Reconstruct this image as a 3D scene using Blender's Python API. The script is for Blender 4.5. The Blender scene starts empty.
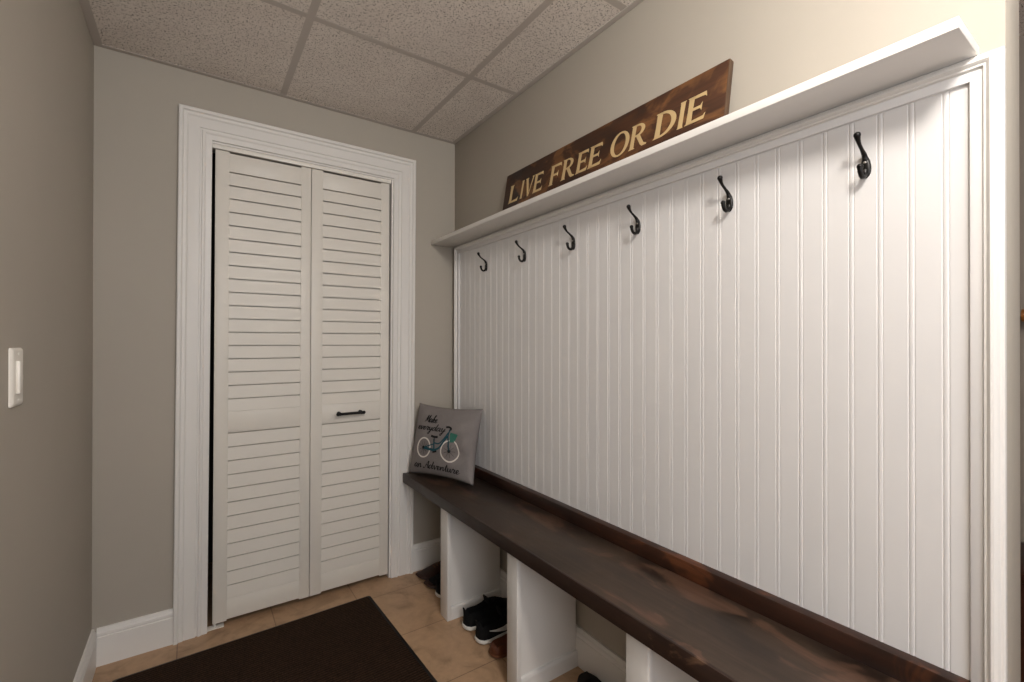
import bpy, bmesh, math, random
from math import sin, cos, pi, radians
from mathutils import Vector, Matrix
random.seed(7)
S = bpy.context.scene
COL = S.collection

# ------------------------------------------------------------------ colour helpers
def lin(c):
    return tuple((v/255/12.92 if v/255 <= .04045 else ((v/255+.055)/1.055)**2.4) for v in c) + (1,)

class NT:
    """Tiny wrapper for building a node tree."""
    def __init__(self, name, rough=.5, spec=.5):
        m = bpy.data.materials.new(name); m.use_nodes = True
        self.m = m; self.t = m.node_tree; self.n = self.t.nodes; self.l = self.t.links
        self.b = self.n['Principled BSDF']
        self.b.inputs['Roughness'].default_value = rough
        self.b.inputs['Specular IOR Level'].default_value = spec
    def add(self, typ, **kw):
        nd = self.n.new(typ)
        for k, v in kw.items(): setattr(nd, k, v)
        return nd
    def link(self, a, b): self.l.new(a, b)
    def coord(self, scale=(1, 1, 1), loc=(0, 0, 0), rot=(0, 0, 0)):
        tc = self.add('ShaderNodeTexCoord'); mp = self.add('ShaderNodeMapping')
        mp.inputs['Scale'].default_value = scale; mp.inputs['Location'].default_value = loc
        mp.inputs['Rotation'].default_value = rot
        self.link(tc.outputs['Object'], mp.inputs['Vector'])
        return mp.outputs['Vector']
    def noise(self, vec, scale, detail=4, rough=.55, dist=0.):
        nd = self.add('ShaderNodeTexNoise')
        nd.inputs['Scale'].default_value = scale; nd.inputs['Detail'].default_value = detail
        nd.inputs['Roughness'].default_value = rough; nd.inputs['Distortion'].default_value = dist
        self.link(vec, nd.inputs['Vector']); return nd.outputs['Fac']
    def ramp(self, fac, stops, interp='LINEAR'):
        r = self.add('ShaderNodeValToRGB'); cr = r.color_ramp; cr.interpolation = interp
        while len(cr.elements) < len(stops): cr.elements.new(.5)
        for e, (p, c) in zip(cr.elements, stops):
            e.position = p; e.color = c if len(c) == 4 else c + (1,)
        self.link(fac, r.inputs['Fac']); return r.outputs['Color']
    def mix(self, fac, a, b, mode='MIX'):
        mx = self.add('ShaderNodeMix', data_type='RGBA', blend_type=mode)
        for sock, v in ((mx.inputs[0], fac), (mx.inputs[6], a), (mx.inputs[7], b)):
            if hasattr(v, 'is_linked'): self.link(v, sock)
            else: sock.default_value = v
        return mx.outputs[2]
    def math(self, op, a, b=None):
        nd = self.add('ShaderNodeMath', operation=op)
        for sock, v in zip(nd.inputs, (a, b)):
            if v is None: continue
            if hasattr(v, 'is_linked'): self.link(v, sock)
            else: sock.default_value = v
        return nd.outputs[0]
    def bump(self, h, strength=.2, dist=.002):
        bp = self.add('ShaderNodeBump')
        bp.inputs['Strength'].default_value = strength; bp.inputs['Distance'].default_value = dist
        self.link(h, bp.inputs['Height']); self.link(bp.outputs['Normal'], self.b.inputs['Normal'])
    def color(self, c):
        if hasattr(c, 'is_linked'): self.link(c, self.b.inputs['Base Color'])
        else: self.b.inputs['Base Color'].default_value = c

def paint(name, rgb, rough=.5, vary=.03, bump=.08, bscale=350, spec=.4):
    t = NT(name, rough, spec); v = t.coord()
    f = t.noise(v, 3.0, 3)
    a = lin(rgb); lo = tuple(x*(1-vary) for x in a[:3])+(1,); hi = tuple(min(1, x*(1+vary)) for x in a[:3])+(1,)
    t.color(t.ramp(f, [(.3, lo), (.7, hi)]))
    if bump > 0: t.bump(t.noise(v, bscale, 2), bump, .001)
    return t.m

M = {}
M['wall'] = paint('greige_wall_paint', (171, 164, 153), .62, .015, .12, 220, .3)
M['taupe_wall'] = paint('taupe_wall_paint', (132, 122, 112), .62, .015, .12, 220, .3)  # taupe paint of the walls past the paneled wall
M['white'] = paint('white_trim_paint', (224, 221, 217), .38, .012, .0)
M['bead'] = paint('white_beadboard_paint', (220, 218, 217), .42, .012, .0)
M['door'] = paint('white_door_paint', (222, 217, 208), .42, .012, .0)
M['plate'] = paint('ivory_plastic', (234, 230, 222), .35, .01, .0)
M['black_metal'] = paint('black_bronze_metal', (20, 17, 16), .38, .15, .1, 90, .5)
M['black_metal'].node_tree.nodes['Principled BSDF'].inputs['Metallic'].default_value = .45
M['steel'] = paint('brushed_steel', (150, 146, 140), .35, .04, .05)
M['steel'].node_tree.nodes['Principled BSDF'].inputs['Metallic'].default_value = .8
M['closet'] = paint('closet_shade_paint', (70, 66, 60), .8, .02, .05)  # closet darkness put into the base colour
M['letter'] = paint('cream_letter_paint', (198, 172, 126), .6, .05, .15, 200)
M['rubber'] = paint('black_rubber', (17, 15, 14), .6, .1, .2, 300, .3)
M['black_knit'] = paint('black_knit_fabric', (13, 13, 14), .85, .2, .5, 500, .2)
M['white_sole'] = paint('white_rubber_sole', (222, 220, 214), .5, .03, .1)
M['grey_lining'] = paint('grey_shoe_lining', (96, 86, 84), .8, .06, .3, 500)
M['brown_leather'] = paint('brown_leather', (92, 48, 26), .48, .15, .3, 160)
M['dark_leather'] = paint('dark_brown_leather', (50, 25, 15), .5, .15, .3, 160)
M['tan_sole'] = paint('tan_shoe_sole', (104, 62, 38), .6, .1, .2)
M['ink'] = paint('black_print', (18, 17, 18), .8, .05, .1)
M['white_print'] = paint('white_print', (214, 208, 200), .8, .03, .1)
M['teal_print'] = paint('teal_print', (14, 66, 78), .8, .06, .1)
M['green_print'] = paint('green_basket_print', (48, 104, 90), .8, .06, .1)
M['grid'] = paint('ceiling_grid_paint', (190, 182, 175), .5, .01, .02)

# --- ceiling tile: fissured mineral fibre
t = NT('mineral_fibre_tile', .9, .1); v = t.coord()
n1 = t.noise(v, 190, 3, .65); n2 = t.noise(v, 80, 2, .5); n3 = t.noise(v, 7, 3)
pit = t.ramp(n1, [(.40, (0, 0, 0, 1)), (.46, (1, 1, 1, 1))])
base = t.ramp(n3, [(.3, lin((228, 220, 213))), (.7, lin((237, 230, 223)))])
gate = t.ramp(n2, [(.46, (0, 0, 0, 1)), (.62, (1, 1, 1, 1))])
pm = t.mix(gate, pit, (1, 1, 1, 1))
t.color(t.mix(pm, lin((104, 94, 84)), base)); t.bump(pm, .5, .002); M['tile_ceiling'] = t.m

# --- floor: square porcelain tile
t = NT('porcelain_floor_tile', .42, .4)
TS = .335
tc = t.add('ShaderNodeTexCoord'); mp = t.add('ShaderNodeMapping')
mp.inputs['Location'].default_value = (.555+4*TS, .47+14*TS, 0)
t.link(tc.outputs['Object'], mp.inputs['Vector'])
br = t.add('ShaderNodeTexBrick', offset=0.0, squash=1.0)
br.inputs['Scale'].default_value = 1; br.inputs['Mortar Size'].default_value = .0025
br.inputs['Brick Width'].default_value = TS; br.inputs['Row Height'].default_value = TS
br.inputs['Mortar Smooth'].default_value = .3; br.inputs['Bias'].default_value = 0
br.inputs['Color1'].default_value = lin((168, 137, 107)); br.inputs['Color2'].default_value = lin((178, 147, 117))
br.inputs['Mortar'].default_value = lin((136, 108, 84))
t.link(mp.outputs['Vector'], br.inputs['Vector'])
f1 = t.noise(tc.outputs['Object'], 7, 6, .6, 1.4); f2 = t.noise(tc.outputs['Object'], 45, 4)
veil = t.ramp(f1, [(.3, (.66, .63, .60, 1)), (.5, (1, 1, 1, 1)), (.72, (1.14, 1.13, 1.12, 1))])
grit = t.ramp(f2, [(.3, (.93, .93, .93, 1)), (.7, (1.04, 1.04, 1.04, 1))])
t.color(t.mix(1., t.mix(1., br.outputs['Color'], veil, 'MULTIPLY'), grit, 'MULTIPLY'))
t.bump(t.math('SUBTRACT', 1., br.outputs['Fac']), .35, .002); M['floor'] = t.m

# --- stained bench wood
def stain(name, dark, mid, light, axis, rough=.38, amount=.62):
    t = NT(name, rough, .45)
    sc = {'y': (1, .55, 1), 'x': (.3, 1, 1), 'z': (1, 1, .3)}[axis]
    v = t.coord(sc)
    sg = {'y': (1, .05, 1), 'x': (.05, 1, 1), 'z': (1, 1, .05)}[axis]
    g = t.noise(t.coord(sg), 95, 4, .6)
    a = t.noise(v, 6, 4, .55, .8)
    b = t.noise(t.coord(sc, (3.1, 1.7, .4)), 8, 4, .6, .8)
    c0 = t.ramp(a, [(.38, lin(dark)), (.58, lin(mid))])
    c1 = t.mix(t.ramp(b, [(amount-.03, (0, 0, 0, 1)), (amount+.05, (1, 1, 1, 1))]), c0, lin(light))
    gr = t.ramp(g, [(.3, (.72, .70, .68, 1)), (.7, (1.15, 1.13, 1.1, 1))])
    t.color(t.mix(1., c1, gr, 'MULTIPLY'))
    t.link(t.ramp(a, [(.3, (rough*.75,)*3+(1,)), (.7, (rough*1.3,)*3+(1,))]), t.b.inputs['Roughness'])
    t.bump(g, .1, .001)
    return t.m
M['bench'] = stain('walnut_stained_pine', (38, 29, 24), (62, 50, 41), (86, 64, 52), 'y', .40, .55)
M['ledge'] = stain('red_brown_stained_pine', (36, 21, 15), (56, 32, 21), (90, 52, 31), 'y', .38, .62)
M['wornedge'] = stain('worn_stained_edge', (34, 21, 15), (46, 29, 21), (104, 78, 60), 'y', .45, .63)
M['sign'] = stain('dark_stained_sign_board', (42, 23, 12), (72, 42, 21), (112, 74, 40), 'y', .6, .55)
M['sign_edge'] = stain('raw_sign_edge', (74, 54, 38), (96, 74, 54), (130, 104, 76), 'z', .7, .6)
M['oak'] = stain('golden_oak', (120, 74, 34), (150, 96, 46), (170, 116, 62), 'y', .4, .6)
M['chest'] = stain('dark_cherry_wood', (48, 26, 18), (60, 33, 22), (74, 42, 28), 'y', .35, .65)

# --- doormat ribbed pile
t = NT('ribbed_mat_pile', .95, .1); tc = t.add('ShaderNodeTexCoord')
w = t.add('ShaderNodeTexWave', wave_type='BANDS', bands_direction='Y'); w.inputs['Scale'].default_value = 26
w.inputs['Distortion'].default_value = 1.2; w.inputs['Detail'].default_value = 2; w.inputs['Detail Scale'].default_value = 9
t.link(tc.outputs['Object'], w.inputs['Vector'])
fz = t.noise(t.coord((1, .35, 1)), 240, 3, .7)
cc = t.ramp(w.outputs['Fac'], [(.2, lin((38, 27, 19))), (.8, lin((61, 44, 32)))])
t.color(t.mix(1., cc, t.ramp(fz, [(.35, (.6, .6, .6, 1)), (.7, (1.35, 1.33, 1.3, 1))]), 'MULTIPLY'))
t.bump(t.math('ADD', w.outputs['Fac'], fz), .6, .003); M['mat'] = t.m

# --- cushion fabric
t = NT('grey_canvas', .9, .15); v = t.coord()
wv = t.noise(v, 420, 2); lg = t.noise(v, 9, 3)
t.color(t.mix(1., t.ramp(lg, [(.3, lin((120, 114, 112))), (.7, lin((131, 125, 123)))]), t.ramp(wv, [(.3, (.88,)*3+(1,)), (.7, (1.08,)*3+(1,))]), 'MULTIPLY'))
t.bump(wv, .3, .001); M['canvas'] = t.m

# ------------------------------------------------------------------ mesh helpers
def bx(bm, lo, hi, bev=0., seg=2):
    lo, hi = [min(a, b) for a, b in zip(lo, hi)], [max(a, b) for a, b in zip(lo, hi)]
    vs = [bm.verts.new((x, y, z)) for x in (lo[0], hi[0]) for y in (lo[1], hi[1]) for z in (lo[2], hi[2])]
    F = [(0, 1, 3, 2), (4, 6, 7, 5), (0, 4, 5, 1), (2, 3, 7, 6), (0, 2, 6, 4), (1, 5, 7, 3)]
    fs = [bm.faces.new([vs[i] for i in f]) for f in F]
    if bev > 0:
        es = list({e for f in fs for e in f.edges})
        bmesh.ops.bevel(bm, geom=es, offset=bev, segments=seg, affect='EDGES', profile=.5)

def prism(bm, pts, axis_vec, closed=True):
    """Extrude a 3-D polygon along a vector."""
    a = [bm.verts.new(p) for p in pts]; d = Vector(axis_vec)
    b = [bm.verts.new(Vector(p)+d) for p in pts]
    n = len(pts)
    bm.faces.new(a[::-1]); bm.faces.new(b)
    for i in range(n):
        bm.faces.new((a[i], a[(i+1) % n], b[(i+1) % n], b[i]))

def catmull(P, k=6):
    P = [Vector(p) for p in P]
    if len(P) < 3: return P
    Q = [2*P[0]-P[1]]+P+[2*P[-1]-P[-2]]; out = []
    for i in range(1, len(Q)-2):
        for j in range(k):
            u = j/k; a, b, c, d = Q[i-1:i+3]
            out.append(.5*((2*b)+(c-a)*u+(2*a-5*b+4*c-d)*u*u+(3*b-a-3*c+d)*u**3))
    out.append(P[-1]); return out

def tube(bm, path, rad, seg=10, caps=True, flat=1.0):
    """Tube along a path (Vectors); rad: number or list."""
    path = [Vector(p) for p in path]; n = len(path)
    R = rad if isinstance(rad, (list, tuple)) else [rad]*n
    up = Vector((0, 0, 1)); prev = None; rings = []
    for i, p in enumerate(path):
        d = (path[min(i+1, n-1)]-path[max(i-1, 0)]).normalized()
        if prev is None:
            s = d.cross(up)
            if s.length < 1e-3: s = d.cross(Vector((0, 1, 0)))
            s.normalize()
        else:
            s = (prev-d*prev.dot(d)).normalized()
        prev = s; q = d.cross(s)
        rings.append([bm.verts.new(p+(s*cos(2*pi*k/seg)+q*sin(2*pi*k/seg)*flat)*R[i]) for k in range(seg)])
    for a, b in zip(rings, rings[1:]):
        for k in range(seg):
            bm.faces.new((a[k], a[(k+1) % seg], b[(k+1) % seg], b[k]))
    if caps:
        for r, s_ in ((rings[0], -1), (rings[-1], 1)):
            bm.faces.new(r if s_ > 0 else r[::-1])
    return rings

def ball(bm, c, r, sc=(1, 1, 1), seg=14):
    m = Matrix.Translation(c) @ Matrix.Diagonal((*sc, 1))
    bmesh.ops.create_uvsphere(bm, u_segments=seg, v_segments=max(6, seg//2+2), radius=r, matrix=m)

def interp_r(rs, k, n):
    """expand radii list given per control point to catmull samples"""
    out = []
    for i in range(len(rs)-1):
        for j in range(k): out.append(rs[i]+(rs[i+1]-rs[i])*j/k)
    out.append(rs[-1]); return out

def build(name, bm, mat, parent=None, ang=38, mats=None):
    bmesh.ops.recalc_face_normals(bm, faces=bm.faces)
    for e in bm.edges:
        e.smooth = (len(e.link_faces) == 2 and e.calc_face_angle(0) < radians(ang))
    for f in bm.faces: f.smooth = True
    me = bpy.data.meshes.new(name); bm.to_mesh(me); bm.free()
    for m in (mats or [mat]): me.materials.append(m)
    o = bpy.data.objects.new(name, me); COL.objects.link(o)
    if parent: o.parent = parent
    return o

def tag(o, label, cat, group=None):
    o['label'] = label; o['category'] = cat
    if group: o['group'] = group
    return o

def struct(o, label=None):
    o['kind'] = 'structure'
    if label: o['label'] = label
    return o

def thing(name, label, cat, loc=(0, 0, 0), rot=(0, 0, 0), group=None):
    o = bpy.data.objects.new(name, None); COL.objects.link(o); o.empty_display_size = .05
    o.location = loc; o.rotation_euler = rot
    return tag(o, label, cat, group)

def dup(root, loc, label):
    r = root.copy(); COL.objects.link(r); r.location = loc; r['label'] = label
    for ch in list(root.children):
        c = ch.copy(); COL.objects.link(c); c.parent = r
        for g in list(ch.children):
            d = g.copy(); COL.objects.link(d); d.parent = c
    return r

def sweep(bm, path, prof_dirs):
    """Extrude profile through mitred stations. path: list of stations, each a list of points (one per profile vertex)."""
    rows = [[bm.verts.new(p) for p in st] for st in path]
    n = len(rows[0])
    for a, b in zip(rows, rows[1:]):
        for k in range(n):
            bm.faces.new((a[k], a[(k+1) % n], b[(k+1) % n], b[k]))
    bm.faces.new(rows[0][::-1]); bm.faces.new(rows[-1])

# ------------------------------------------------------------------ dimensions
XL, H = -1.4789, 2.2676
YE, WT = -2.0832, .1228           # near end of the paneled wall, its thickness
YR = -4.6                         # how far back the room is built
XH = 2.0                          # wall of the space beyond
OL, OR_, OT = -1.118, -.354, 2.005  # door opening

# ------------------------------------------------------------------ shell
bm = bmesh.new(); bx(bm, (XL-.12, YR, -.1), (XH+.12, .75, 0)); struct(build('floor', bm, M['floor']), 'beige square tile floor')

bm = bmesh.new(); bx(bm, (XL-.12, YR, H+.006), (XH+.12, .75, H+.08))
ceil = struct(build('ceiling', bm, M['tile_ceiling']), 'drop ceiling of speckled white tiles in a metal grid')
bm = bmesh.new()
gw = .0125
xs = [-.8555+.6097*k for k in range(-1, 5)]
ys = [-.6079-.6237*k for k in range(0, 7)]
for x in xs:
    if XL < x < -.01: bx(bm, (x-gw, YR, H+.0052), (x+gw, -.001, H+.0065), .0004, 1)
for y in ys:
    bx(bm, (XL+.001, y-gw, H+.0054), (-.001 if y > YE else XH, y+gw, H+.0063), .0004, 1)
bx(bm, (XL+.0005, -.022, H+.0045), (-.0005, -.0005, H+.0065), .0004, 1)
bx(bm, (XL+.0005, YR, H+.0044), (XL+.022, -.0006, H+.0064), .0004, 1)
bx(bm, (-.022, YE, H+.0043), (-.0006, -.0007, H+.0063), .0004, 1)
g = build('ceiling_grid', bm, M['grid'], ceil); g['label'] = 'painted metal grid of the drop ceiling'

JB = .018
bm = bmesh.new()
bx(bm, (XL-.12, 0, 0), (OL-JB, .12, H+.05)); bx(bm, (OR_+JB, 0, 0), (XH+.12, .12, H+.05))
bx(bm, (OL-JB, 0, OT+JB), (OR_+JB, .12, H+.05))
struct(build('wall_back', bm, M['wall']), 'greige wall around the louvered closet door')
bm = bmesh.new(); bx(bm, (XL-.12, YR, 0), (XL, 0, H+.05)); struct(build('wall_left', bm, M['wall']), 'greige wall with the dimmer switch')
bm = bmesh.new(); bx(bm, (0, YE, 0), (WT, 0, H+.05), .004, 2); struct(build('wall_right', bm, M['wall']), 'greige wall behind the beadboard and shelf')
bm = bmesh.new(); bx(bm, (XH, YR, 0), (XH+.12, 0, H+.05)); struct(build('wall_beyond', bm, M['taupe_wall']), 'taupe wall in the space past the paneled wall')
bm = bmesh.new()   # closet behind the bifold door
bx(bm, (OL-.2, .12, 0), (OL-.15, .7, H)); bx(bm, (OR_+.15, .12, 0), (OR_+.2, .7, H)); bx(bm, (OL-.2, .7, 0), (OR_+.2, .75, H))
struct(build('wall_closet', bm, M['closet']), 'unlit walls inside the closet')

# baseboards -------------------------------------------------------
BP = [(0, 0), (.015, 0), (.015, .104), (.0125, .1065), (.0125, .109), (.014, .111), (.013, .119), (.009, .1245), (.0085, .128), (.006, .1345), (0, .1355)]
def baseboard(name, p0, p1, nrm, label):
    bm = bmesh.new(); st = []
    for p in (p0, p1): st.append([(p[0]+nrm[0]*d, p[1]+nrm[1]*d, z) for d, z in BP])
    sweep(bm, st, None)
    return struct(build(name, bm, M['white'], ang=20), label)
baseboard('baseboard_left', (XL, YR), (XL, 0), (1, 0), 'white baseboard along the wall with the switch')
baseboard('baseboard_back_left', (XL+.0145, 0), (-1.2398, 0), (0, -1), 'white baseboard between the corner and the door casing')
baseboard('baseboard_back_right', (-.2463, 0), (-.0145, 0), (0, -1), 'white baseboard between the door casing and the bench cubbies')
baseboard('baseboard_right', (0, 0), (0, YE), (-1, 0), 'white baseboard behind the bench cubbies')

# door casing (mitred) ----------------------------------------------
CP = [(0, 0), (0, .021), (.003, .024), (.013, .024), (.0175, .0165), (.027, .0165), (.033, .0115), (.040, .0125),
      (.070, .0125), (.0725, .0075), (.0775, .0075), (.080, .0145), (.086, .0145), (.092, .0105), (.1115, .0095), (.1125, 0)]
CXL, CXR, CZT = -1.2265, -.2335, 2.1245
bm = bmesh.new()
st = [[(CXL+u, -d, 0) for u, d in CP], [(CXL+u, -d, CZT-u) for u, d in CP],
      [(CXR-u, -d, CZT-u) for u, d in CP], [(CXR-u, -d, 0) for u, d in CP]]
sweep(bm, st, None)
struct(build('trim_1', bm, M['white'], ang=14), 'white profiled casing around the louvered closet door')
bm = bmesh.new()
bx(bm, (OL-JB, 0.0, 0), (OL, .12, OT+JB)); bx(bm, (OR_, 0.0, 0), (OR_+JB, .12, OT+JB)); bx(bm, (OL, 0.0005, OT), (OR_, .1195, OT+JB))
struct(build('trim_2', bm, M['white']), 'white door jamb lining inside the casing')

LEAN = .0062      # the old doorway is slightly out of plumb
def lean_x(o, k=LEAN, z0=CZT):
    for v in o.data.vertices: v.co.x += k*(v.co.z-z0)
for nm in ('trim_1', 'trim_2'): lean_x(bpy.data.objects[nm])
# bifold louvered door ------------------------------------------------
door = bpy.data.objects.new('door_1', None); COL.objects.link(door); door.location = (OL, 0, 0)
struct(door, 'white two-leaf louvered bifold closet door with a black bar handle')
def rel(o, root):      # keep world coordinates under a root at a location
    o.matrix_parent_inverse = Matrix.Translation(-root.location); return o
Y0, DT = .004, .030
def leaf(xa, sa, sb, xb):
    bm = bmesh.new()
    zb, zt = .021, 1.983
    bx(bm, (xa, Y0, zb), (sa, Y0+DT, zt), .0015); bx(bm, (sb, Y0, zb), (xb, Y0+DT, zt), .0015)
    for za, zc in ((zb+.006, .110), (.805, .893), (1.901, zt-.006)):
        bx(bm, (sa-.001, Y0+.0004, za), (sb+.001, Y0+DT-.0004, zc), .0012)
    o = rel(build('door_leaf', bm, M['door'], door), door)
    bm = bmesh.new()
    for z0, z1, n in ((.893, 1.901, 18), (.110, .805, 12)):
        p = (z1-z0)/n
        for k in range(n):
            a = z0+k*p; tb, tt = Y0+.0010, Y0+.0042; gp = .0044
            pts = [(sa-.001, tb, a+(.0006 if k == 0 else .0)), (sa-.001, tt, a+p-gp), (sa-.001, tt+.007, a+p-gp+.001), (sa-.001, tb+.008, a+.001)]
            prism(bm, pts, (sb-sa+.002, 0, 0))
        bx(bm, (sa, Y0+.0255, z0), (sb, Y0+.029, z1))
    l = build('louver_slats', bm, M['door'], o)
    lean_x(o, .003, 1.2); lean_x(l, .003, 1.2)
    return o
LL = leaf(-1.1060, -1.0562, -.7782, -.7362); RL = leaf(-.7338, -.6842, -.4103, -.3675)
bm = bmesh.new()
hz, hy = .847, Y0-.028
tube(bm, [(-.617, hy, hz), (-.501, hy, hz)], .0066, 12)
for x in (-.609, -.509):
    tube(bm, catmull([(x, Y0+.0005, hz), (x, Y0-.010, hz), (x, hy, hz)], 3), interp_r([.0088, .0055, .0058], 3, 0), 12)
    ball(bm, (x, hy, hz), .0078, (1.35, 1, 1)); tube(bm, [(x, Y0+.0005, hz), (x, Y0-.003, hz)], .0098, 16)
for x in (-.619, -.499): ball(bm, (x, hy, hz), .0082)
h = build('door_handle', bm, M['black_metal'], RL); h['label'] = 'black metal bar handle'; lean_x(h, .003, 1.2)
bm = bmesh.new(); bx(bm, (OL+.002, Y0+.002, OT-.017), (OR_-.002, Y0+.03, OT), .001)
rel(build('door_track', bm, M['plate'], door), door)
bm = bmesh.new(); bx(bm, (OL, Y0-.003, .0005), (OL+.062, Y0+.03, .004), .0008, 1)
tube(bm, [(OL+.03, Y0+.014, .004), (OL+.03, Y0+.014, .030)], .004, 10)
pb = rel(build('pivot_bracket', bm, M['plate'], door), door); lean_x(pb); pb['label'] = 'small pale metal pivot bracket at the floor'

# ------------------------------------------------------------------ beadboard wall panel
PB0, PB1 = -.034, YE                      # y extents of the framed panel
ZB, ZT = .5708, 1.7026
panel = thing('beadboard_panel', 'white painted beadboard wall panel with vertical grooves above the long bench', 'wall panel', (0, (PB0+PB1)/2, ZB))
FX = -.010
bm = bmesh.new()
prof = [(-.0005, PB0-.03), (FX, PB0-.03)]
k = 0; ycs = sorted([-1.9559-.0503*1 + .0503*i for i in range(0, 39)], reverse=True)
for yc in ycs:
    if not (YE+.06 < yc < PB0-.05): continue
    for dy, dx in ((.0060, 0), (.0051, .0010), (.0042, .0009), (.0026, 0), (0, -.0004), (-.0026, 0), (-.0042, .0009), (-.0051, .0010), (-.0060, 0)):
        prof.append((FX+dx, yc+dy))
prof += [(FX, YE+.03), (-.0005, YE+.03)]
prism(bm, [(x, y, ZB) for x, y in prof], (0, 0, ZT-.01-ZB))
rel(build('beadboard', bm, M['bead'], panel, ang=20), panel)
RB = 1.6580                               # bottom of top rail
bm = bmesh.new(); bx(bm, (-.0005, YE+.028, RB), (-.0175, PB0-.028, RB+.025), .0012); rel(build('top_rail', bm, M['bead'], panel), panel)
for y0, y1 in ((YE+.022, YE+.0435), (PB0-.022, PB0-.046)):
    bm = bmesh.new(); bx(bm, (-.0004, y0, ZB), (-.0172, y1, RB+.024), .0012); rel(build('stile', bm, M['bead'], panel), panel)
MP = [(0, 0), (0, .013), (.002, .0155), (.0055, .0165), (.008, .022), (.012, .0265), (.016, .0275), (.019, .025), (.021, .0225), (.0245, .0225), (.0265, .018), (.0265, 0)]
bm = bmesh.new()
st = [[(-d, PB1+u, ZB) for u, d in MP], [(-d, PB1+u, ZT-u) for u, d in MP],
      [(-d, PB0-u, ZT-u) for u, d in MP], [(-d, PB0-u, ZB) for u, d in MP]]
sweep(bm, st, None)
fm = rel(build('frame_moulding', bm, M['white'], panel, ang=16), panel)

# ------------------------------------------------------------------ shelf
shelf = thing('wall_shelf', 'long white painted shelf board above the coat hooks', 'shelf', (0, -1.0, 1.7030))
bm = bmesh.new(); bx(bm, (-.1405, -2.0505, 1.7030), (-.0006, -.0006, 1.7230), .0016); rel(build('shelf_board', bm, M['white'], shelf), shelf)
# ------------------------------------------------------------------ coat hooks
def hook_parts(root):
    bm = bmesh.new()      # oval backplate, domed
    n = 28; zc = -.004
    rings = []
    for (s, d) in ((1, 0), (1, .002), (.86, .0045), (.55, .006), (.2, .0065)):
        rings.append([bm.verts.new((-d, .0105*s*cos(2*pi*i/n)*(1-.18*sin(2*pi*i/n)), zc+.0265*s*sin(2*pi*i/n))) for i in range(n)])
    for a, b in zip(rings, rings[1:]):
        for i in range(n): bm.faces.new((a[i], a[(i+1) % n], b[(i+1) % n], b[i]))
    bm.faces.new(rings[-1]); bm.faces.new(rings[0][::-1])
    p = build('backplate', bm, M['black_metal'], root)
    bm = bmesh.new()
    for z in (.006, -.013):
        ball(bm, (-.0062, 0, z), .0034, (.55, 1, 1), 10)
    build('screw', bm, M['steel'], p)
    bm = bmesh.new(); k = 6
    P = [(-.003, 0, .012), (-.008, 0, .022), (-.021, 0, .0315), (-.034, 0, .0395), (-.0425, 0, .048), (-.0475, 0, .0565)]
    tube(bm, catmull(P, k), interp_r([.0062, .0052, .0038, .0036, .0046, .0064], k, 0), 12)
    ball(bm, (-.048, 0, .0585), .0070, (1, 1, 1.05))
    build('upper_prong', bm, M['black_metal'], root)
    bm = bmesh.new()
    P = [(-.003, 0, -.012), (-.006, 0, -.022), (-.014, 0, -.0295), (-.024, 0, -.029), (-.0305, 0, -.021), (-.033, 0, -.0105)]
    tube(bm, catmull(P, k), interp_r([.0058, .0056, .0052, .0048, .005, .0058], k, 0), 12)
    ball(bm, (-.0332, 0, -.0095), .0064)
    build('lower_prong', bm, M['black_metal'], root)
HY = [-.352, -.667, -.975, -1.278, -1.582, -1.881]
HL = ['black coat hook closest to the louvered door', 'second black coat hook from the louvered door', 'third black coat hook from the louvered door',
      'fourth black coat hook from the louvered door', 'second black coat hook from the free end of the shelf', 'black coat hook closest to the free end of the shelf']
hk = thing('coat_hook', HL[0], 'hook', (FX+.0004, HY[0], 1.558), group='coat hooks on the beadboard')
hook_parts(hk)
hk.scale = (.95, .95, .9)
for y, l in zip(HY[1:], HL[1:]): dup(hk, (FX+.0004, y, 1.558), l)

# ------------------------------------------------------------------ sign
SH, SX0, SX1, ZS = .208, -.058, -.024, 1.7234     # board height, front face x at bottom and top
SY0, SY1 = -.552, -1.592
lean = math.asin((SX1-SX0)/SH)
sign = thing('wooden_sign', 'dark stained plank sign lettered LIVE FREE OR DIE leaning on the shelf', 'sign', (SX0, SY0, ZS), (0, lean, 0))
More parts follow.
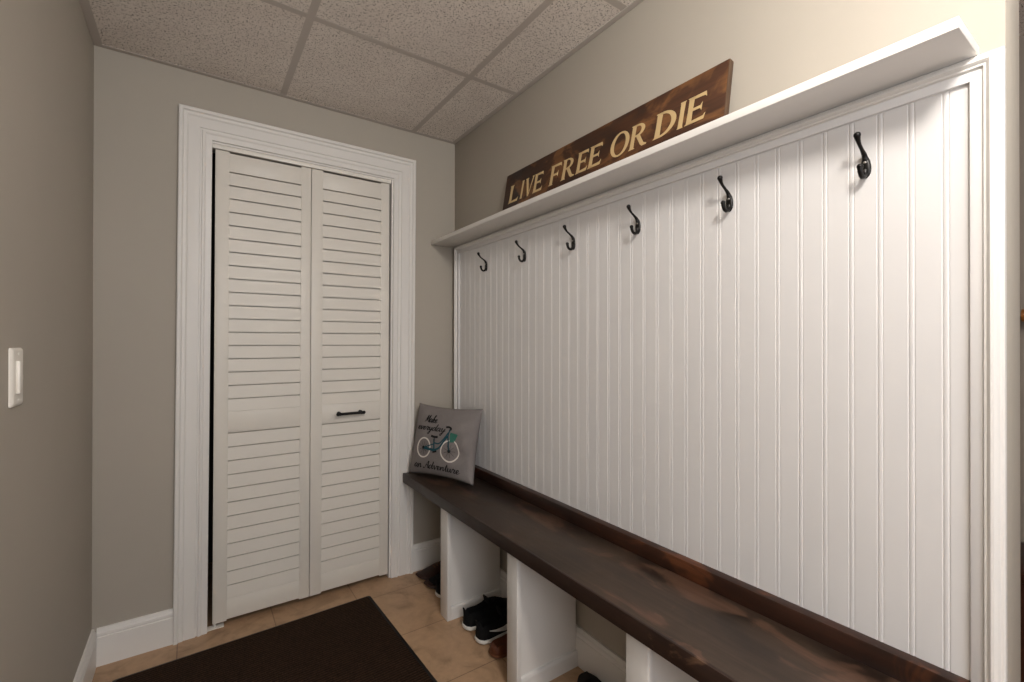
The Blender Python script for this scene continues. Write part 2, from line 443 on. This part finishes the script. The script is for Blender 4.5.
# local: -Y along the board, Z up its face, -X out of the face
L = SY0-SY1; T = .019
bm = bmesh.new(); bx(bm, (0, -L, 0), (T, 0, SH), .0025)
bm.faces.ensure_lookup_table()
for f in bm.faces:
    c = f.calc_center_median()
    if c.y < -L+.0026: f.material_index = 1
sb = build('sign_board', bm, M['sign'], sign, mats=[M['sign'], M['sign_edge']])
def ltr(ch):
    """polygons of a flared serif capital in a unit box: (x 0..1, z 0..1)"""
    s, t_ = .25, .10     # thick and thin stroke
    def stem(x, w=s, z0=0, z1=1): # waisted stem with small flares
        f = .07
        return [(x-f, z0), (x+w+f, z0), (x+w, z0+.06), (x+w*.95, .5*(z0+z1)), (x+w, z1-.06), (x+w+f, z1), (x-f, z1), (x, z1-.06), (x+w*.05, .5*(z0+z1)), (x, z0+.06)]
    def arm(x0, x1, z, up, w=t_):
        if up > 0: return [[(x0, z), (x1, z), (x1+.05, z+.22), (x1-.05, z+w+.03), (x0, z+w)]]
        return [[(x0, z), (x1, z), (x1+.05, z-.20), (x1-.05, z-w-.03), (x0, z-w)][::-1]]
    def ring(cx, cz, rx, rz, wx, wz, a0=0, a1=360, n=28):
        out = []
        for i in range(n):
            u, v = radians(a0+(a1-a0)*i/n), radians(a0+(a1-a0)*(i+1)/n)
            out.append([(cx+rx*cos(u), cz+rz*sin(u)), (cx+rx*cos(v), cz+rz*sin(v)), (cx+(rx-wx)*cos(v), cz+(rz-wz)*sin(v)), (cx+(rx-wx)*cos(u), cz+(rz-wz)*sin(u))])
        return out
    if ch == 'I': return [stem(.25, .5)]
    if ch == 'L': return [stem(.08)]+arm(.2, .92, 0, 1)
    if ch == 'E': return [stem(.08)]+arm(.2, .90, 0, 1)+arm(.2, .86, 1, -1)+[[(.25, .46), (.66, .46), (.74, .36), (.74, .66), (.66, .56), (.25, .56)]]
    if ch == 'F': return [stem(.08)]+arm(.2, .92, 1, -1)+[[(.25, .44), (.66, .44), (.74, .34), (.74, .64), (.66, .54), (.25, .54)]]
    if ch == 'V': return [[(0, 1), (.40, 1), (.33, .95), (.57, .26), (.55, -.02), (.47, -.02), (.08, .95)], [(.53, -.02), (.60, .12), (.86, .94), (.76, 1), (1.04, 1), (.97, .94), (.60, -.02)]]
    if ch == 'O': return ring(.5, .5, .52, .53, .20, .075)
    if ch == 'D': return [stem(.08)]+ring(.30, .5, .70, .5, .22, .085, -90, 90)+[[(.2, 0), (.31, 0), (.31, .085), (.2, .085)], [(.2, 1), (.2, .915), (.31, .915), (.31, 1)]]
    if ch == 'R': return [stem(.08, .22)]+ring(.38, .74, .42, .26, .19, .075, -90, 90)+[[(.2, .48), (.39, .48), (.39, .555), (.2, .555)], [(.2, 1), (.2, .925), (.39, .925), (.39, 1)],
        [(.36, .50), (.56, .52), (.84, .12), (1.02, .05), (1.0, 0), (.76, 0), (.66, .08)]]
LET = [('L', .591, .074), ('I', .675, .024), ('V', .704, .058), ('E', .766, .064), ('F', .870, .066), ('R', .941, .074), ('E', 1.022, .062), ('E', 1.083, .068),
       ('O', 1.188, .076), ('R', 1.268, .070), ('D', 1.362, .076), ('I', 1.441, .030), ('E', 1.470, .066)]
CAPH, BASE, SL = .079, .066, .07
i = 0
for word in ('LIVE', 'FREE', 'OR', 'DIE'):
    bm = bmesh.new()
    for ch, y0, w in LET[i:i+len(word)]:
        for poly in ltr(ch):
            pts = [(-.0007, -((y0+SY0)+px*w+SL*pz*CAPH), BASE+pz*CAPH) for px, pz in poly]
            prism(bm, pts, (.0009, 0, 0))
    i += len(word)
    lt = build('painted_word', bm, M['letter'], sb); lt['label'] = 'cream serif word ' + word

# ------------------------------------------------------------------ bench
BX, BZ, BT = -.3003, .5225, .046
bench = thing('entryway_bench', 'long built-in bench with dark stained wooden top over white shoe cubbies', 'bench', (-.15, -1.03, 0))
B1 = -2.066
bm = bmesh.new(); bx(bm, (BX, B1, BZ-BT), (-.0165, -.0245, BZ), .003)
seat = rel(build('seat_top', bm, M['bench'], bench), bench); seat['label'] = 'dark walnut stained plank seat'
# a lipped front edge strip carrying the worn, scuffed arris
bm = bmesh.new(); bx(bm, (BX-.0035, B1, BZ-BT-.001), (BX+.006, -.0243, BZ+.0006), .0022); 
fe = rel(build('front_edge', bm, M['wornedge'], bench), bench); fe['label'] = 'scuffed dark front edge'
bm = bmesh.new(); bx(bm, (-.036, B1, BZ-.001), (-.0006, -.0245, .5705), .003)
rel(build('back_ledge', bm, M['ledge'], bench), bench)
DV = [(-.4266, -.494), (-.945, -1.0045), (-1.473, -1.5405), (-1.999, -2.0655)]
for ya, yb in DV:
    bm = bmesh.new(); bx(bm, (-.271, yb+.010, 0), (-.0155, ya-.008, BZ-BT), .0008, 1)
    d = rel(build('divider', bm, M['white'], bench), bench)
    bm = bmesh.new(); bx(bm, (-.288, yb, 0), (-.2705, ya, BZ-BT), .0015)
    build('face_stile', bm, M['white'], d).matrix_parent_inverse = Matrix.Translation(-bench.location) if False else Matrix()
    bm = bmesh.new()
    pf = [(0, 0), (.010, 0), (.010, .048), (.007, .056), (0, .058)]
    sweep(bm, [[(-.2705, yb+.010-u, z) for u, z in pf], [(-.0155, yb+.010-u, z) for u, z in pf]], None)
    build('base_strip', bm, M['white'], d, ang=20)

# ------------------------------------------------------------------ cushion
PW, PH = .40, .350
pil = thing('throw_pillow', 'grey square throw pillow printed with a teal bicycle at the bench corner', 'pillow', (-.206, -.245, .5305), (-.225, 0, -1.155))
def pil_pt(u, v, side=-1, off=0.):
    """u,v in -1..1 on the face; local X right, Z up, -Y front."""
    a, b = PW/2, PH/2
    x = a*u*(1-.075*(1-v*v)*abs(u)**.5); z = b+b*v*(1-.075*(1-u*u)*abs(v)**.5)
    e = max(0., (1-u*u)*(1-v*v))
    y = .064*e**.42
    if e > 0:
        wr = .0050*sin(9*u+5*v)*max(0, u*.9+.1)*(1-v*v) + .0048*sin(14*v-7*u+1)*max(0, u) + .0050*sin(11*(u-v))*max(0, v)*max(0, u+.2)
        wr += .0040*sin(17*u+2*v)*max(0, -v-.45)
        y += wr*min(1, e*2.2)
    return Vector((x, side*y+side*off, z))
N = 44
bm = bmesh.new()
grid = {}
def cc_(i): 
    u = -1+2*i/N
    return math.copysign(abs(u)**.85, u)
for s in (-1, 1):
    for i in range(N+1):
        for j in range(N+1):
            edge = i in (0, N) or j in (0, N)
            if edge and s == 1: grid[s, i, j] = grid[-1, i, j]; continue
            grid[s, i, j] = bm.verts.new(pil_pt(cc_(i), cc_(j), s))
    for i in range(N):
        for j in range(N):
            q = [grid[s, i, j], grid[s, i+1, j], grid[s, i+1, j+1], grid[s, i, j+1]]
            bm.faces.new(q if s == -1 else q[::-1])
cov = build('pillow_cover', bm, M['canvas'], pil, ang=180)
# little corner knots of seam fabric at the four corners
def ribbon(bm, pts, w, off=.0012, closed=False):
    """flat stroke that follows the pillow's front; pts in u,v"""
    P = [pil_pt(u, v, -1, off+.0016) for u, v in pts]
    n = len(P); L_, R_ = [], []
    for i, p in enumerate(P):
        d = (P[(i+1) % n if closed else min(i+1, n-1)]-P[(i-1) % n if closed else max(i-1, 0)])
        if d.length < 1e-9: d = Vector((1, 0, 0))
        d.normalize(); s = d.cross(Vector((0, 1, 0))).normalized()
        ww = w[i] if isinstance(w, list) else w
        L_.append(bm.verts.new(p+s*ww/2)); R_.append(bm.verts.new(p-s*ww/2))
    for i in range(n if closed else n-1):
        j = (i+1) % n
        bm.faces.new((L_[i], L_[j], R_[j], R_[i]))
def c2(pts, k=5): return [(p.x, p.y) for p in catmull([(a, b, 0) for a, b in pts], k)]
# script alphabet: strokes in a box, x advance given; baseline 0, x-height 1, ascender 2
SC = {
 'M': ([[(0, 0), (.25, 1.0), (.45, 1.9), (.55, 1.2), (.6, .3), (.95, 1.2), (1.2, 1.9), (1.25, 1.0), (1.35, .15), (1.6, .1)]], 1.55),
 'A': ([[(-.2, .2), (.1, 0), (.5, .9), (.95, 1.95), (1.0, 1.0), (1.05, .2), (1.3, .1)], [(.3, .75), (.7, .85), (1.1, .7)]], 1.2),
 'a': ([[(.75, .85), (.4, 1.0), (.08, .5), (.3, .05), (.65, .45), (.78, .9), (.75, .25), (.95, .05), (1.15, .35)]], 1.05),
 'k': ([[(0, .2), (.3, 1.2), (.45, 1.95), (.25, 1.8), (.15, .9), (.12, 0)], [(.15, .45), (.45, .95), (.6, .75), (.3, .5), (.6, .1), (.9, .3)]], .85),
 'e': ([[(0, .25), (.45, .55), (.5, .95), (.2, .85), (.12, .35), (.4, .03), (.8, .35)]], .75),
 'v': ([[(0, .7), (.15, 1.0), (.3, .3), (.42, .03), (.65, .6), (.75, 1.0), (.95, .85)]], .9),
 'r': ([[(0, .3), (.25, 1.1), (.35, .9), (.65, .9), (.5, .3), (.65, .05), (.9, .35)]], .82),
 'y': ([[(0, .7), (.12, 1.0), (.22, .3), (.45, .15), (.7, .95), (.62, -.2), (.4, -.95), (.15, -.7), (.6, .0), (1.0, .4)]], .95),
 'd': ([[(.7, .85), (.4, 1.0), (.08, .5), (.3, .05), (.62, .5), (.9, 1.95), (.78, .6), (.9, .06), (1.15, .35)]], 1.05),
 'n': ([[(0, .6), (.15, 1.0), (.15, .05), (.35, .75), (.6, 1.0), (.68, .5), (.75, .06), (1.0, .35)]], .95),
 't': ([[(0, .3), (.25, 1.1), (.4, 1.8), (.28, .7), (.35, .06), (.65, .35)], [(.05, 1.2), (.65, 1.28)]], .6),
 'u': ([[(0, .6), (.15, 1.0), (.15, .3), (.35, .05), (.6, .5), (.7, 1.0), (.7, .25), (.85, .05), (1.05, .35)]], 1.0),
 ' ': ([], .7)}
def script(bm, text, u0, v0, size, slope=0., shear=.25, w=.0042, sx=1.):
    x = 0
    for ch in text:
        st, adv = SC[ch]
        for s in st:
            pts = c2([((u0+(x+a+shear*b)*size*sx), (v0+b*size*PW/PH+slope*(x+a)*size)) for a, b in s], 5)
            wd = [w*(.65+.75*max(0, -(pts[min(i+1, len(pts)-1)][1]-pts[max(i-1, 0)][1])/(1e-6+math.dist(pts[min(i+1, len(pts)-1)], pts[max(i-1, 0)])))) for i in range(len(pts))]
            ribbon(bm, pts, wd)
        x += adv
for wd_, u_, v_, s_, sx_, w_ in (('Make', -.52, .50, .100, 1.0, .0044), ('everyday', -.76, .27, .092, 1.45, .0042), ('an Adventure', -.72, -.80, .100, 1.32, .0046)):
    bm = bmesh.new(); script(bm, wd_, u_, v_, s_, 0, .25, w_, sx_)
    tx = build('printed_phrase', bm, M['ink'], cov); tx['label'] = 'black script words ' + wd_
def circ(cu, cv, r, n=40): return [(cu+r*cos(2*pi*i/n), cv+r*PW/PH*sin(2*pi*i/n)) for i in range(n)]
RW, FW = (-.40, -.22), (.43, -.22)
for c, r_, l_ in ((RW, .235, 'rear'), (FW, .25, 'front')):
    bm = bmesh.new(); ribbon(bm, circ(*c, r_), .0066, .0014, True)
    wp = build('printed_wheel', bm, M['white_print'], cov); wp['label'] = 'white printed %s bicycle wheel' % l_
bm = bmesh.new()
BBk, ST, HT = (-.03, -.25), (-.07, .06), (.33, .18)
bs = (.10, -.03)
def line0(a, b, n=8): return [(a[0]+(b[0]-a[0])*i/n, a[1]+(b[1]-a[1])*i/n) for i in range(n+1)]
def c2s(pts): return c2([sh(q) for q in pts])
def sh(p): return p if p in (RW, FW, BBk, ST, HT) else (p[0]+bs[0], p[1]+bs[1])
def line(a, b, n=8):
    a, b = sh(a), sh(b)
    return [(a[0]+(b[0]-a[0])*i/n, a[1]+(b[1]-a[1])*i/n) for i in range(n+1)]
for a, b, w in ((RW, BBk, .012), (BBk, ST, .008), ((-.15, -.05), RW, .005)):
    ribbon(bm, line(a, b), w, .0018)
ribbon(bm, c2s([BBk, (.02, -.13), (.14, .06), HT]), .009, .0019)
ribbon(bm, c2s([(-.15, -.02), (0, -.02), (.13, .12), (.24, .32)]), .006, .0019)
ribbon(bm, c2s([(.26, .40), (.24, .24), (.27, .02), FW]), .008, .0020)
fp = build('printed_frame', bm, M['teal_print'], cov); fp['label'] = 'teal printed bicycle frame'
for c in (RW, FW):
    bm = bmesh.new()
    for k in range(9):
        a = 2*pi*k/9; ribbon(bm, line0(c, (c[0]+.16*cos(a), c[1]+.16*PW/PH*sin(a)), 4), .0013, .0016)
    ribbon(bm, circ(*c, .025, 14), .006, .0021, True)
    build('printed_spokes', bm, M['ink'], cov)
bm = bmesh.new()
ribbon(bm, c2s([(-.28, .16), (-.17, .14), (-.06, .15)]), .010, .002); ribbon(bm, line((-.17, .14), (-.15, 0)), .004, .002)
build('printed_saddle', bm, M['ink'], cov)
bm = bmesh.new()
ribbon(bm, c2s([(.12, .45), (.2, .46), (.28, .42), (.24, .36)]), .009, .002); build('printed_handlebar', bm, M['ink'], cov)
bm = bmesh.new(); ribbon(bm, line((-.17, -.28), (-.05, -.24)), .009, .002); build('printed_pedal', bm, M['ink'], cov)
bm = bmesh.new()
for k in range(9):
    q = k/8; ribbon(bm, line((.29+.0*q, .30-.24*q), (.50-.08*q, .26-.18*q), 6), .0058, .0017)
bk = build('printed_basket', bm, M['green_print'], cov); bk['label'] = 'green printed front basket'

# ------------------------------------------------------------------ doormat
ma = radians(1.95)
mat = thing('doormat', 'dark brown ribbed doormat with black rubber border on the tile floor', 'doormat', (-.4960, -.108, 0), (0, 0, ma))
MW, MD = .914, 1.524
bm = bmesh.new()
r = .022
outl = [(-MW, 0), (0, 0), (0, -MD), (-MW, -MD)]
def rrect(x0, y0, x1, y1, r, n=5):
    out = []
    for cx, cy, a in ((x1-r, y1-r, 0), (x0+r, y1-r, 90), (x0+r, y0+r, 180), (x1-r, y0+r, 270)):
        for i in range(n+1):
            th = radians(a+90*i/n); out.append((cx+r*cos(th), cy+r*sin(th)))
    return out
def ringloft(bm, rings, cap0=True, cap1=True):
    R_ = [[bm.verts.new(p) for p in q] for q in rings]
    n = len(R_[0])
    for a, b in zip(R_, R_[1:]):
        for i in range(n): bm.faces.new((a[i], a[(i+1) % n], b[(i+1) % n], b[i]))
    if cap0: bm.faces.new(R_[0][::-1])
    if cap1: bm.faces.new(R_[-1])
    return R_
def rr3(ins, z, rad): return [(x, y, z) for x, y in rrect(-MW+ins, -MD+ins, -ins, -ins, rad)]
ringloft(bm, [rr3(0, .0005, .012), rr3(0, .002, .012), rr3(.003, .0045, .011), rr3(.016, .006, .006), rr3(.018, .004, .005)])
build('mat_border', bm, M['rubber'], mat)
bm = bmesh.new()
ringloft(bm, [rr3(.0155, .0042, .006), rr3(.0155, .0085, .006), rr3(.018, .0098, .005)])
build('mat_pile', bm, M['mat'], mat)

# ------------------------------------------------------------------ dimmer switch
sw = thing('light_switch', 'ivory wall plate with a slide dimmer on the plain greige wall', 'switch', (XL, -.886, 1.112))
def yz(ins, x, w=.0375, h=.0605, r=.005): return [(x, y, z) for y, z in rrect(-w+ins, -h+ins, w-ins, h-ins, r)]
bm = bmesh.new(); ringloft(bm, [yz(0, .0003), yz(0, .002), yz(.003, .0052), yz(.009, .0062), yz(.013, .0064)]); build('switch_plate', bm, M['plate'], sw)
bm = bmesh.new(); bx(bm, (.0062, -.017, -.034), (.0076, .017, .034), .0006, 1); bx(bm, (.0074, -.0165, -.0335), (.0118, .0055, .0335), .0012)
build('paddle', bm, M['plate'], sw)
bm = bmesh.new(); bx(bm, (.0074, .008, -.031), (.0084, .0155, .031), .0004, 1); bx(bm, (.0082, .0086, -.007), (.0100, .0149, .004), .0008)
build('dimmer_slider', bm, M['plate'], sw)
for z in (.048, -.048):
    bm = bmesh.new(); ball(bm, (.0064, 0, z), .0032, (.4, 1, 1), 12); build('screw', bm, M['plate'], sw)

# ------------------------------------------------------------------ shoes
def shoe(name, label, loc, rz, upper, sole, lining, L=.285, style='sneaker', marks=(-1, 1), group=None):
    """heel at local x=0, toe at x=L, width along y."""
    root = thing(name, label, 'shoe', loc, (0, 0, rz), group)
    W = [(0, .0), (.02, .020), (.06, .0295), (.15, .034), (.28, .034), (.42, .0345), (.58, .041), (.70, .0455), (.80, .0445), (.88, .039), (.94, .030), (.98, .0175), (1, .0)]
    sole_h = {'sneaker': .018, 'loafer': .014, 'slide': .022}[style]
    def wid(t):
        for (a, p), (b, q) in zip(W, W[1:]):
            if a <= t <= b:
                u = (t-a)/(b-a); return p+(q-p)*(u*u*(3-2*u) if 0 < a and b < 1 else u**.5 if a == 0 else 1-(1-(1-u))**.0*(1-(1-u)**.5))
        return 0
    ts = [0, .004, .012, .025, .05, .09, .14, .2, .27, .35, .42, .5, .58, .65, .72, .78, .84, .89, .93, .96, .98, .992, 1]
    def outline(g, z, zf=None):
        pts = []
        for t in ts: pts.append((t*L*(1+2*g/L)-g, -(wid(t)+(g if 0 < t < 1 else 0)), t))
        for t in ts[-2:0:-1]: pts.append((t*L*(1+2*g/L)-g, wid(t)+(g if 0 < t < 1 else 0), t))
        return [(x, y, (z if zf is None else zf(t, z))) for x, y, t in pts]
    spring = lambda t, z: z+.012*max(0, (t-.72)/.28)**2+.003*max(0, (.1-t)/.1)
    bm = bmesh.new()
    ringloft(bm, [outline(-.004, .0005, spring), outline(.001, .004, spring), outline(.003, sole_h*.55, spring), outline(.0015, sole_h, spring), outline(-.006, sole_h+.001, spring)])
    build('sole', bm, sole, root)
    if style == 'slide': 
        bm = bmesh.new()     # footbed and two straps
        ringloft(bm, [outline(-.003, sole_h-.001, spring), outline(-.004, sole_h+.004, spring), outline(-.012, sole_h+.003, spring)])
        build('footbed', bm, lining, root)
        for t0, t1 in ((.50, .74),):
            bm = bmesh.new(); R2 = []
            for i in range(9):
                t = t0+(t1-t0)*i/8; w = wid(t)+.004; R2.append((t, w))
            rows = []
            for t, w in R2:
                rows.append([bm.verts.new((t*L, w*cos(a), sole_h-.006+.055*sin(a)**.8)) for a in [pi*j/14 for j in range(15)]] +
                            [bm.verts.new((t*L, (w-.004)*cos(a), sole_h-.006+.050*sin(a)**.8)) for a in [pi*(14-j)/14 for j in range(15)]])
            for a, b in zip(rows, rows[1:]):
                n = len(a)
                for i in range(n): bm.faces.new((a[i], a[(i+1) % n], b[(i+1) % n], b[i]))
            bm.faces.new(rows[0][::-1]); bm.faces.new(rows[-1])
            build('strap', bm, upper, root)
        return root
    hc = {'sneaker': 1.0, 'loafer': .62}[style]
    HT_ = [(0, .062), (.05, .074), (.12, .070), (.25, .066), (.36, .070), (.46, .082), (.55, .078), (.65, .064), (.76, .050), (.86, .040), (.94, .030), (1, .018)]
    def hh(t):
        for (a, p), (b, q) in zip(HT_, HT_[1:]):
            if a <= t <= b:
                u = (t-a)/(b-a); return (p+(q-p)*u)*hc
        return .018
    bm = bmesh.new(); rows = []
    tt = [.006, .015, .03, .055, .09, .13, .18, .24, .30, .36, .41, .45, .50, .56, .62, .68, .74, .80, .85, .90, .94, .97, .99]
    ss = [-1, -.97, -.9, -.8, -.7, -.6, -.52, -.46, -.40, -.3, -.15, 0, .15, .3, .40, .46, .52, .6, .7, .8, .9, .97, 1]
    for t in tt:
        w = max(.004, wid(t)*.97); h = hh(t); z0 = spring(t, sole_h-.006); row = []
        collar = 0.06 < t < .44
        for s in ss:
            a = abs(s)
            ang = (1-a)*pi/2
            if collar:
                if a >= .46:
                    q = (1-a)/.54                  # 0 at sole, 1 at rim
                    y = w*(1-.30*q**1.5); z = z0+(h-z0+.0)*q**.85
                else:
                    q = a/.46; y = w*.66*q; z = sole_h+.012+(h-sole_h-.018)*max(0, (q-.72)/.28)
            else:
                y = w*cos(ang)**.75 if a > .0 else 0; z = z0+(h-z0)*sin(ang)**.72
            row.append(bm.verts.new((t*L, math.copysign(y, s) if s else 0, z)))
        rows.append(row)
    for a, b in zip(rows, rows[1:]):
        for i in range(len(ss)-1): bm.faces.new((a[i], a[i+1], b[i+1], b[i]))
    bm.faces.new(rows[0][::-1]); bm.faces.new(rows[-1])
    bmesh.ops.recalc_face_normals(bm, faces=bm.faces)
    up = build('upper', bm, upper, root, ang=60)
    if style == 'sneaker':
        bm = bmesh.new()
        tube(bm, catmull([(.018*L, 0, .045), (.008*L, 0, .066), (.0, 0, .082), (-.004, 0, .092)], 4), interp_r([.009, .008, .007, .005], 4, 0), 10, True, .55)
        build('heel_tab', bm, upper, root)
        bm = bmesh.new()
        bx(bm, (.40*L, -.020, .070), (.43*L, .020, .104), .004)
        rot = Matrix.Rotation(radians(-18), 3, 'Y')
        bmesh.ops.rotate(bm, verts=bm.verts, cent=(.415*L, 0, .07), matrix=rot)
        build('tongue', bm, upper, root)
        bm = bmesh.new()
        for t in (.47, .52, .57, .62, .67):
            z = hh(t); tube(bm, catmull([(t*L-.004, -.022, z-.007), (t*L, -.01, z+.001), (t*L+.002, 0, z+.003), (t*L, .01, z+.001), (t*L-.004, .022, z-.007)], 4), .0028, 8)
        build('laces', bm, M['black_knit'], root)
        def side(t, f, out):   # a point on the flank
            w = wid(t); h = hh(t); z0 = sole_h-.004
            collar = .06 < t < .44
            if collar: y = w*.97*(1-.30*f**1.5); z = z0+(h-z0)*f**.85
            else:
                a_ = 1-f*.54; ang = (1-a_)*pi/2; y = w*.97*cos(ang)**.75; z = z0+(h-z0)*sin(ang)**.72
            return y+out, z
        for sg in marks:
            bm = bmesh.new()
            # curved tick: thin tail at the heel, deep belly, thick hook rising at the toe side
            top = [(.14, .60), (.24, .52), (.34, .46), (.44, .43), (.54, .46), (.62, .56), (.66, .70)]
            bot = [(.14, .56), (.24, .36), (.34, .20), (.44, .10), (.54, .10), (.64, .22), (.69, .48)]
            tp = catmull([(a, b, 0) for a, b in top], 4); bp = catmull([(a, b, 0) for a, b in bot], 4)
            va, vb = [], []
            for p, q in zip(tp, bp):
                y, z = side(p.x, p.y, .0016); va.append(bm.verts.new((p.x*L, sg*y, z)))
                y, z = side(q.x, q.y, .0016); vb.append(bm.verts.new((q.x*L, sg*y, z)))
            for i in range(len(va)-1): bm.faces.new((va[i], va[i+1], vb[i+1], vb[i]))
            e_ = build('side_emblem', bm, M['white_sole'], root); e_['label'] = 'white curved tick emblem'
    else:
        bm = bmesh.new()
        for t in (.50, .56, .62):
            z = hh(t); tube(bm, catmull([(t*L-.004, -.020, z-.006), (t*L, -.009, z+.001), (t*L+.002, 0, z+.0025), (t*L, .009, z+.001), (t*L-.004, .020, z-.006)], 4), .0024, 8)
        build('laces', bm, M['tan_sole'], root)
    return root
gS = 'shoes in the bench cubbies'
shoe('sneaker', 'black white-soled sneaker beside the first white divider, behind its mate with the white tick', (-.256, -.583, 0), radians(4), M['black_knit'], M['white_sole'], M['grey_lining'], marks=(1,))
shoe('sneaker', 'black sneaker with white sole and white tick, next to the brown slipper', (-.256, -.687, 0), radians(4), M['black_knit'], M['white_sole'], M['grey_lining'], marks=(-1,))
shoe('slipper', 'reddish brown slip-on shoe between the sneakers and the second white divider', (-.252, -.786, 0), radians(4), M['brown_leather'], M['tan_sole'], M['brown_leather'], .27, 'loafer')
shoe('slipper', 'dark brown slip-on shoe mostly hidden at the foot of the second divider', (-.235, -.884, 0), radians(4), M['dark_leather'], M['tan_sole'], M['dark_leather'], .27, 'loafer')
shoe('loafer', 'dark brown lace-up shoe nearest the door casing under the bench', (-.02, -.090, 0), radians(182), M['dark_leather'], M['dark_leather'], M['dark_leather'], .235, 'loafer')
shoe('loafer', 'black low shoe behind the first white divider beside a brown one', (-.02, -.192, 0), radians(181), M['black_knit'], M['dark_leather'], M['grey_lining'], .235, 'loafer')
shoe('sneaker', 'black sneaker with white sole peeking past the first white divider', (-.245, -.300, 0), radians(2), M['black_knit'], M['white_sole'], M['grey_lining'], .22)
shoe('slipper', 'black shoe whose toe shows on the floor between the second and third dividers', (-.105, -1.335, 0), radians(78), M['black_knit'], M['rubber'], M['black_knit'], .275, 'loafer')

# ------------------------------------------------------------------ the space beyond the wall's end
rail = thing('handrail', 'golden brown wooden handrail glimpsed past the end of the paneled wall', 'handrail', (1.18, -1.95, 1.28))
bm = bmesh.new()
pf = [(cos(2*pi*i/20)*.026, sin(2*pi*i/20)*.022) for i in range(20)]
sweep(bm, [[(x, .0+.0, z) for x, z in pf], [(x, -1.4, z+.05) for x, z in pf]], None)
build('rail', bm, M['oak'], rail)
for y in (-.35, -1.1):
    bm = bmesh.new(); tube(bm, catmull([(0, y, -.02), (.0, y, -.06), (.05, y, -.09)], 4), .007, 8); build('bracket', bm, M['black_metal'], rail)
bm = bmesh.new(); bx(bm, (1.232, -3.6, 0), (1.30, -1.90, H+.05)); struct(build('wall_hall', bm, M['taupe_wall']), 'taupe wall carrying the handrail')
ch = thing('storage_chest', 'dark cherry wooden chest low against the wall below the handrail', 'chest', (1.06, -2.35, 0))
bm = bmesh.new(); bx(bm, (.90, -2.75, .03), (1.222, -1.945, .455), .004); rel(build('chest_body', bm, M['chest'], ch), ch)
bm = bmesh.new(); bx(bm, (.89, -2.76, .4555), (1.226, -1.935, .485), .005); rel(build('chest_lid', bm, M['chest'], ch), ch)
bm = bmesh.new(); bx(bm, (.91, -2.74, 0), (1.215, -1.955, .0298), .002); rel(build('chest_plinth', bm, M['chest'], ch), ch)

# ------------------------------------------------------------------ lights
def area(name, loc, size, power, col, rot=(0, 0, 0), shape='DISK', sy=None):
    l = bpy.data.lights.new(name, 'AREA'); l.shape = shape; l.size = size; l.energy = power; l.color = col
    if sy: l.size_y = sy
    o = bpy.data.objects.new(name, l); COL.objects.link(o); o.location = loc; o.rotation_euler = rot; return o
l = bpy.data.lights.new('ceiling_light', 'POINT'); l.shadow_soft_size = .11; l.energy = 46; l.color = (1, .955, .895)
o = bpy.data.objects.new('ceiling_light', l); COL.objects.link(o); o.location = (-.70, -2.42, 2.16)
area('hall_fill', (.7, -3.6, 2.25), .3, 3.5, (1, .9, .78))  # added warm fill behind the camera, unseen and without a fixture
rf = area('rear_fill', (-1.2, -3.5, 1.45), 1.2, 28, (.93, .95, 1.0), (0, 0, 0), 'RECTANGLE', 1.3)  # added cool fill from the rear left, no window is built there
rf.rotation_euler = (Vector((0, -1.15, 1.1))-Vector(rf.location)).to_track_quat('-Z', 'Y').to_euler()
w = bpy.data.worlds.new('World'); S.world = w; w.use_nodes = True
w.node_tree.nodes['Background'].inputs['Color'].default_value = (1.0, .95, .89, 1)
w.node_tree.nodes['Background'].inputs['Strength'].default_value = .14

# ------------------------------------------------------------------ camera
cam = bpy.data.cameras.new('Camera'); cam.sensor_width = 36; cam.lens = 458.892/1024*36; cam.clip_start = .02
co = bpy.data.objects.new('Camera', cam); COL.objects.link(co)
yaw, pit, rol = .604524, .00307, .00109
f0 = Vector((sin(yaw)*cos(pit), cos(yaw)*cos(pit), sin(pit)))
r0 = Vector((cos(yaw), -sin(yaw), 0)); u0 = r0.cross(f0)
r2 = r0*cos(rol)+u0*sin(rol); u2 = -r0*sin(rol)+u0*cos(rol)
mw = Matrix((r2, u2, -f0)).transposed().to_4x4(); mw.translation = (-1.171402, -2.252205, 1.184884)
co.matrix_world = mw
S.camera = co
S.view_settings.view_transform = 'Standard'; S.view_settings.look = 'None'
S.view_settings.gamma = 1; S.view_settings.use_curve_mapping = False
S.view_settings.exposure = 0
